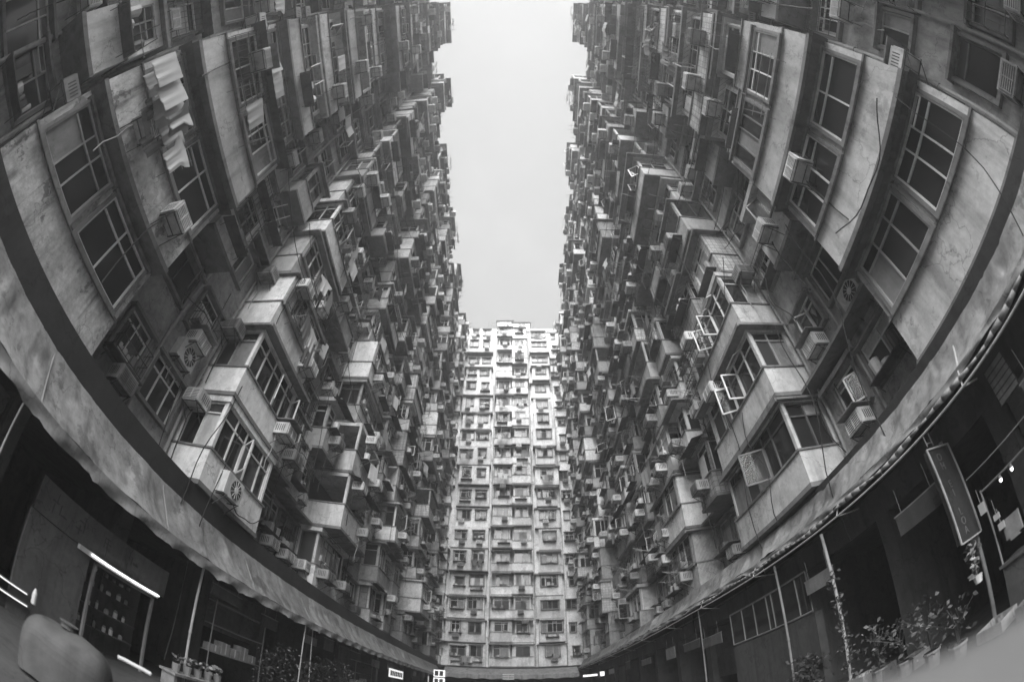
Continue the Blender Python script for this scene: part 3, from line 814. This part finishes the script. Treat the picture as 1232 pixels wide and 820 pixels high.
tag(q.obj('menu_board', [STEEL, GL_C], None, (7.12, 3.5, 1.32)), 'small framed board propped on the right stall counter', 'board')
for i, (y, z, hh, lab) in enumerate(((3.95, 2.0, .2, 'folded white paper lantern hanging above right stall'), (3.72, 1.75, .1, 'short white label card hanging from right stall'), (3.68, 1.55, .12, 'lower bright label card hanging from right stall'))):
    q = MB(); q.box(-.01, .01, -.07, .07, 0, hh); q.tube((0,0,hh), (0,0,hh+.25), .004, 4)
    tag(q.obj('hanging_card', [CLOTH[1], STEEL], None, (7.05, y, z)), lab, 'card')
# patterned panel and dim panel up under the right awning
q = MB(); 
for i in range(6): q.box(0, .02, -.24, .24, i*.11, i*.11+.085)
q.box(.02, .03, -.26, .26, -.02, .68, 1)
tag(q.obj('vent_louvre', [STEEL, PODIUM_DARK], None, (7.2, 2.6, 3.2)), 'slatted vent panel high under the right awning', 'vent')

# left lit shop
root = empty('corner_shop', (-7.62, 6.0, 0)); tag(root, 'dim shop front with long fascia and lit opening under left awning', 'shop front')
q = MB(); q.box(-.06, 0, -1.9, 2.2, 2.06, 2.72); q.obj('fascia_sign', [SHOPM], root)
rf = random.Random(8)
for i in range(4):
    q = MB()
    for k in range(5):
        y = -1.35+i*.75+rf.uniform(-.16, .16); z = 2.39+rf.uniform(-.15, .15)
        if k % 2: q.box(.001, .006, y-.09, y+.09, z-.014, z+.014)
        else: q.box(.001, .006, y-.014, y+.014, z-.1, z+.1)
    q.obj('lettering', [SHOPD], root)
q = MB(); q.box(-.08, 0, -1.95, -.25, 0, 2.04); q.obj('side_panel', [SHOPM], root)
q = MB()
for y in (-.05, 1.85): q.box(-.05, .02, y-.03, y+.03, 0, 1.95)
q.box(-.05, .02, -.08, 1.88, 1.9, 1.96); q.obj('door_frame', [STEEL], root)
q = MB(); q.box(-.8, -.7, -.2, 2.1, 0, 2.05); 
for z in (.5, .95, 1.4, 1.75): q.box(-.7, -.4, 0, 1.85, z, z+.025)
q.obj('shelf', [PODIUM_DARK], root)
rr = random.Random(6)
TONES = [CASE, STEEL, CLOTH[0], CLOTH[2], BOARD]
n = 0
for z, zn in ((.525, 'lowest'), (.975, 'second'), (1.425, 'third'), (1.775, 'top')):
    for j in range(6):
        y = 6.15 + j*.28 + rr.uniform(-.05, .05); sz = rr.uniform(.05, .1); h = rr.uniform(.1, .22) if z < 1.7 else rr.uniform(.07, .11)
        q = MB(); q.tube((0,0,0), (0,0,h*.7), sz*.7, 9); q.tube((0,0,h*.7), (0,0,h), sz*.7, 9, 1, sz*.4)
        tag(q.obj('jar', [TONES[rr.randrange(5)], STEEL], None, (-8.18, y, z)), '%s jar from the near end on %s shelf of lit left shop' % (ORD[j], zn), 'jar', 'jars on the shop shelves')
root = empty('fluorescent_lamp', (-7.52, 6.7, 2.0)); tag(root, 'long bright twin fluorescent lamp over the left shop opening', 'lamp')
q = MB(); q.box(-.1, .0, -1.35, 1.2, -.03, .07); q.obj('housing', [FR_L], root)
for a, c in ((-1.02, .18), (.22, 1.2)):
    q = MB(); q.tube((.03, a, .03), (.03, c, .03), .012, 8); q.obj('tube', [LAMP], root)
for (y, z, lab) in ((3.9, .22, 'upper dim tube lamp at the left frame edge'), (3.95, -.0, 'lower dim tube lamp at the left frame edge')):
    root = empty('tube_lamp', (-7.55, y, z+.3)); tag(root, lab, 'lamp')
    q = MB(); q.box(-.05, 0, -.7, .55, -.03, .03); q.obj('housing', [STEEL], root)
    q = MB(); q.tube((.02, -.65, 0), (.02, .5, 0), .014, 8); q.obj('tube', [LAMPDIM], root)
# cloth covered counter between camera and shop
root = empty('stall_table', (-4.45, 3.3, 0), math.radians(35)); tag(root, 'grey cloth covered table standing before the left shop', 'table')
b = MB(); n = 44; m_ = 26
def TC(i, j):
    x = -.6+1.2*i/n; e = max(.02, 1-abs(x/.6)**5)**.5; a = -PI*.5 + PI*j/m_; y = .42*e*math.sin(a)*(1+.05*math.sin(x*9)*(1-math.cos(a))); z = .04 + .78*(.35+.65*e)*max(0, math.cos(a))**.3
    return (x, y, z + .012*math.sin(x*6+y*8) + .008*math.sin(x*15))
for i in range(n):
    for j in range(m_): b.quad(TC(i,j), TC(i+1,j), TC(i+1,j+1), TC(i,j+1))
b.obj('cloth', [SHOPD], root, smooth=True)
for x in (-.42, .42):
    for y in (-.26, .26):
        q = MB(); q.tube((x, y, 0), (x, y, .6), .02, 6); q.obj('leg', [PODIUM_DARK], root)
q = MB(); q.tube((0,0,0), (0,0,.05), .1, 16); q.tube((0,0,.05), (0,0,.07), .12, 16, 0, .13); q.tube((0,0,.055), (0,0,.075), .09, 16, 1)
tag(q.obj('basket', [RUST, PODIUM_DARK], None, (-4.5, 3.3, .83)), 'round dark shallow basket on the grey cloth table', 'basket')
q = MB(); q.tube((0,0,0), (0,0,.13), .035, 10); q.tube((0,0,.13), (0,0,.2), .035, 10, 0, .012)
tag(q.obj('bottle', [CASE], None, (-4.9, 2.98, .83)), 'pale bottle standing on the grey cloth table', 'bottle')
q = MB(); q.path(((-.2,0,.04), (-.1,.01,.045), (.1,0,.04), (.2,0,.03)), .025, 8)
root = q.obj('folded_parasol', [CLOTH[1]], None, (-3.75, 3.75, .83), math.radians(40)); tag(root, 'short pale folded parasol lying across the grey cloth table', 'parasol')
# stall racks along the left
for (y, n_, lab) in ((11.4, 5, 'nearer steel shelf rack beside the bright left pole'), (23.5, 4, 'far steel shelf rack along the left stalls')):
    root = empty('shelf_rack', (-7.5, y, 0)); tag(root, lab, 'shelf rack')
    q = MB()
    for z in (.3, 1.2, 2.0, 2.68): q.box(-.3, .0, -1.2, 1.6, z, z+.03)
    q.obj('shelf', [STEEL], root)
    for yy in (-1.2, 1.6):
        q = MB(); q.tube((0, yy, 0), (0, yy, 2.75), .02, 6); q.obj('post', [STEEL], root)
    for j in range(n_):
        hh = rr.uniform(.2, .5); q = MB(); q.box(-.2, .1, -.2, .2, 0, hh); q.box(-.205, .105, -.03, .03, .02, hh+.004, 1)
        tag(q.obj('carton', [BOARD, CASE], None, (-7.6, y-.9+j*.5, 1.235)), '%s carton from near end of %s' % (ORD[j], lab.replace(' along the left stalls', '').replace(' beside the bright left pole', '')), 'carton', 'cartons on the shelf racks')
for j in range(5):
    q = MB(); q.tube((0,0,0), (0,0,.22), .09, 10, 0, .11); leaf_plant(q, (0,0,.2), 26, .06, .22, 300+j, .13)
    me = q.mesh('small_pot', [POT, LEAF]); tag(put(me, 'seedling_pot', None, (-6.95, 8.3+j*.42, .42)), '%s small seedling pot beside the bright left pole' % ORD[j], 'plant pot', 'seedling pots by the left pole')
q = MB(); q.box(-.25, .25, -1.2, 1.2, .36, .42)
for y in (-1.1, 1.1): q.box(-.2, .2, y-.05, y+.05, 0, .36)
tag(q.obj('plant_bench', [STEEL], None, (-6.95, 9.2, 0)), 'low bench under the small seedling pots by left pole', 'bench')
# lit signs far along the left
root = empty('lit_sign', (-7.2, 29.6, 2.2)); tag(root, 'wide lit shop sign far along the left arcade', 'sign')
q = MB(); q.box(-.06, 0, -1.8, 1.8, 0, .6); q.obj('sign_box', [LAMPDIM], root); q = MB()
for i in range(7): q.box(.002, .02, -1.6+i*.46, -1.3+i*.46, .12, .46)
q.obj('lettering', [PODIUM_DARK], root)
for (z, lab) in ((3.05, 'upper small lit square sign in the far left corner'), (2.25, 'lower small lit square sign in the far left corner')):
    root = empty('lit_sign', (-6.3, 41.5, z)); tag(root, lab, 'sign')
    q = MB(); q.box(-.5, .5, 0, .1, 0, .7); q.obj('sign_box', [LAMPDIM], root); q = MB()
    for i in range(2): q.box(-.4+i*.42, -.08+i*.42, -.02, -.003, .1, .6)
    q.obj('lettering', [PODIUM_DARK], root)
root = empty('slatted_sign', (-.35, 46.2, 3.25)); tag(root, 'small white sign of three bars on the far awning', 'sign')
q = MB()
for i in range(3): q.box(-.55, .55, -.03, .03, .24*i, .24*i+.13)
q.box(-.04, .04, .03, .06, 0, .62); q.obj('sign_box', [CLOTH[0]], root)
q = MB(); q.box(-.5, .5, 0, .08, 0, .16); q.box(.7, 1.0, 0, .08, -.05, .3)
tag(q.obj('lit_sign', [LAMPDIM], None, (5.4, 33.0, 2.75)), 'small lit sign far along the right arcade', 'sign')

# crates, stools and hanging boards that fill the arcades
rr = random.Random(71)
OR2 = ['nearest', 'second', 'third', 'fourth', 'fifth', 'sixth', 'seventh', 'eighth', 'ninth', 'farthest']
for side, x, sgn in (('left', -7.55, 1), ('right', 7.05, -1)):
    for k in range(10):
        y = (10.6, 13.2, 16.2, 18.6, 21.6, 25, 28.4, 32, 36, 40)[k] + rr.uniform(-.4, .4)
        if side == 'right': y = (1.6, 5.2, 8.7, 15.4, 17.4, 20, 24, 28, 33, 38)[k]
        q = MB(); w_ = rr.uniform(.5, .9); h = rr.uniform(.3, .55)
        q.box(-.015, .015, -w_, w_, 0, h); q.box(-.02, .02, -w_-.02, w_+.02, h, h+.03, 1); q.tube((0, -w_*.7, h), (0, -w_*.7, h+.5), .008, 4, 1); q.tube((0, w_*.7, h), (0, w_*.7, h+.5), .008, 4, 1)
        tag(q.obj('hanging_board', [[SHOPM, SHOPD, STEEL][k % 3], STEEL], None, (x + sgn*.15, y, 2.65 + rr.uniform(-.1, .15))), 'dim blank board hung under the %s awning, %s along it' % (side, OR2[k]), 'board', 'dim boards hung under the %s awning' % side)
        for m_ in range(3):
            q = MB(); a = rr.uniform(.2, .34); h = rr.uniform(.2, .32)
            q.box(-a, a, -a*.8, a*.8, 0, .03)
            for (x0, x1, y0, y1) in ((-a, a, -a*.8, -a*.8+.02), (-a, a, a*.8-.02, a*.8), (-a, -a+.02, -a*.8+.02, a*.8-.02), (a-.02, a, -a*.8+.02, a*.8-.02)): q.box(x0, x1, y0, y1, .03, h)
            for _ in range(5): c = Vector((rr.uniform(-a*.6, a*.6), rr.uniform(-a*.5, a*.5), h*.8)); q.tube(c-Vector((0,0,.1)), c+Vector((0,0,.05)), .06, 8, 1, .03)
            tag(q.obj('crate', [[STEEL, SHOPM, BOARD][m_], [CASE, LEAF, CLOTH[3]][(k+m_) % 3]], None, (x+sgn*rr.uniform(0, .35), y+1.0+m_*.72, .02 if m_ != 1 else .02)),
                '%s open goods crate below the %s board on the %s side' % (('nearest', 'middle', 'farthest')[m_], OR2[k], side), 'crate', 'goods crates along the %s stalls' % side)
# loose cables looping under the facades
rc = random.Random(13)
for k, (side, y, z, L_, lab) in enumerate((('l', 5.2, 5.6, 2.6, 'black cable looping under the nearest left recess window'), ('l', 9.0, 5.75, 2.2, 'black hose looped on the second left bay parapet'),
        ('r', 12.2, 5.9, 2.4, 'black cable sagging between the right bay stacks'), ('r', .2, 8.4, 3.2, 'thin cable along the nearest right bay'))):
    x = -7.3 if side == 'l' else 6.85
    if k == 0: x = -8.85
    if k == 2: x = 8.35
    q = MB(); pts = [(0, L_*t/14, -.5*math.sin(PI*t/14) + .05*math.sin(t)) for t in range(15)]; q.path(pts, .016, 5)
    tag(q.obj('cable', [BLACK], None, (x, y, z)), lab, 'cable')
def condenser(loc, rz, lab):
    root = empty('condenser_unit', loc, rz); tag(root, lab, 'air conditioner')
    q = MB(); q.box(-.42, .42, 0, .34, 0, .62); q.obj('casing', [CASE], root)
    q = MB(); q.disc((-.08, .345, .31), .26, 'y', .02, 20, 0); q.disc((-.08, .36, .31), .09, 'y', .02, 12, 1)
    for i in range(6):
        a = PI*i/6; q.tube((-.08+.26*math.cos(a), .36, .31+.26*math.sin(a)), (-.08-.26*math.cos(a), .36, .31-.26*math.sin(a)), .008, 4, 1)
    q.obj('fan_grille', [GRIL, FR_L], root)
    q = MB()
    for x in (-.3, .3): q.tube((x,0,-.02), (x,.4,-.02), .018, 4); q.tube((x,0,-.35), (x,.38,-.02), .015, 4)
    q.tube((-.3,.2,-.02),(.3,.2,-.02),.014,4); q.obj('bracket', [RUST], root)
condenser((-7.42, 9.1, 5.35), -PI/2, 'outdoor condenser with round fan on the lowest left bay')
condenser((-9.05, 6.9, 7.95), -PI/2, 'outdoor condenser with round fan above nearest left recess window')
condenser((8.55, 5.0, 8.2), PI/2, 'outdoor condenser with round fan in the nearest right recess')
# washing pole at the first right bay
root = empty('antenna_frame', (7.3, -.4, 53.4)); tag(root, 'thin rectangular pole frame jutting from the right roof edge', 'antenna')
q = MB(); q.path(((0, 0, 0), (-.95, .2, 0), (-.95, 1.3, 0), (0, 1.2, 0)), .03, 5); q.obj('frame', [STEEL], root)

# ------------------------------------------------------------------ ground and the ledge beside the lens
q = MB(); q.quad((-600,-600,0), (600,-600,0), (600,600,0), (-600,600,0)); structure(q.obj('ground', [GROUND]))
root = empty('concrete_ledge', (0, 0, 0)); tag(root, 'pale concrete ledge close beside the camera at lower right', 'ledge')
LEDGE = mat_worn('ledge_concrete', .10, .3, streak=False)
q = MB(); q.box(.12, .50, -1.2, .62, 1.40, 1.485); q.obj('coping', [LEDGE], root)
q = MB(); q.box(.16, .46, -1.15, .58, 0, 1.40); q.obj('wall', [LEDGE], root)

# ------------------------------------------------------------------ the hazy air of the courtyard
q = MB(); q.box(-60, 60, -60, 80, -1, 72); hz = q.obj('haze', []); hz['kind'] = 'stuff'
HZ = bpy.data.materials.new('haze'); HZ.use_nodes = True; hn = HZ.node_tree; hn.nodes.remove(hn.nodes['Principled BSDF'])
pv = hn.nodes.new('ShaderNodeVolumePrincipled'); pv.inputs['Color'].default_value = (.9, .9, .9, 1); pv.inputs['Density'].default_value = .003
pv.inputs['Anisotropy'].default_value = .3
hn.links.new(pv.outputs[0], hn.nodes['Material Output'].inputs['Volume']); hz.data.materials.append(HZ)
# ------------------------------------------------------------------ light and camera
SUN_EL, SUN_AZ = math.radians(43), math.radians(186)     # azimuth clockwise from +Y; behind the camera
w = bpy.data.worlds.new('World'); SC.world = w; w.use_nodes = True
nt = w.node_tree; bg = nt.nodes['Background']
sky = nt.nodes.new('ShaderNodeTexSky'); sky.sky_type = 'NISHITA'; sky.sun_disc = False
sky.sun_elevation = SUN_EL; sky.sun_rotation = SUN_AZ; sky.dust_density = 4; sky.air_density = 1.4; sky.ozone_density = 1
bw = nt.nodes.new('ShaderNodeRGBToBW'); mr = nt.nodes.new('ShaderNodeMath'); mr.operation = 'POWER'; mr.inputs[1].default_value = .1
cb = nt.nodes.new('ShaderNodeCombineColor')
nt.links.new(sky.outputs[0], bw.inputs[0]); nt.links.new(bw.outputs[0], mr.inputs[0])
tc = nt.nodes.new('ShaderNodeTexCoord'); cn = nt.nodes.new('ShaderNodeTexNoise'); cn.inputs['Scale'].default_value = 3.2; cn.inputs['Detail'].default_value = 8; cn.inputs['Roughness'].default_value = .62
nt.links.new(tc.outputs['Generated'], cn.inputs['Vector'])
cr = nt.nodes.new('ShaderNodeMapRange'); cr.interpolation_type = 'SMOOTHSTEP'; cr.inputs['From Min'].default_value = .5; cr.inputs['From Max'].default_value = .8; cr.inputs['To Min'].default_value = 1.06; cr.inputs['To Max'].default_value = 1.22
nt.links.new(cn.outputs['Fac'], cr.inputs['Value']); mm = nt.nodes.new('ShaderNodeMath'); mm.operation = 'MULTIPLY'
nt.links.new(mr.outputs[0], mm.inputs[0]); nt.links.new(cr.outputs[0], mm.inputs[1])
for i in range(3): nt.links.new(mm.outputs[0], cb.inputs[i])
nt.links.new(cb.outputs[0], bg.inputs['Color']); bg.inputs['Strength'].default_value = .15
sd = bpy.data.lights.new('sun', 'SUN'); sd.energy = 3.1; sd.angle = math.radians(60); sd.color = (1, 1, 1)
so = bpy.data.objects.new('sun', sd); COL.objects.link(so)
dirv = Vector((math.sin(SUN_AZ)*math.cos(SUN_EL), math.cos(SUN_AZ)*math.cos(SUN_EL), math.sin(SUN_EL)))
so.rotation_euler = dirv.to_track_quat('Z', 'Y').to_euler(); so.location = dirv*120

cam = bpy.data.cameras.new('camera'); co = bpy.data.objects.new('camera', cam); COL.objects.link(co); SC.camera = co
co.location = EYE; co.rotation_euler = (PI/2 + PITCH, 0, 0)
cam.type = 'PANO'; cam.panorama_type = 'FISHEYE_EQUISOLID'
cam.sensor_width = 36; cam.sensor_fit = 'HORIZONTAL'
cam.fisheye_lens = 540/1232*36; cam.fisheye_fov = PI*1.2
cam.clip_end = 3000; cam.clip_start = .02
cam.dof.use_dof = True; cam.dof.focus_distance = 14; cam.dof.aperture_fstop = 1.3
SC.view_settings.view_transform = 'Standard'; SC.view_settings.look = 'None'; SC.view_settings.gamma = 1
SC.view_settings.use_curve_mapping = False; SC.view_settings.exposure = 2.1
SC.cycles.max_bounces = 8; SC.cycles.diffuse_bounces = 3
SC.cycles.use_denoising = True
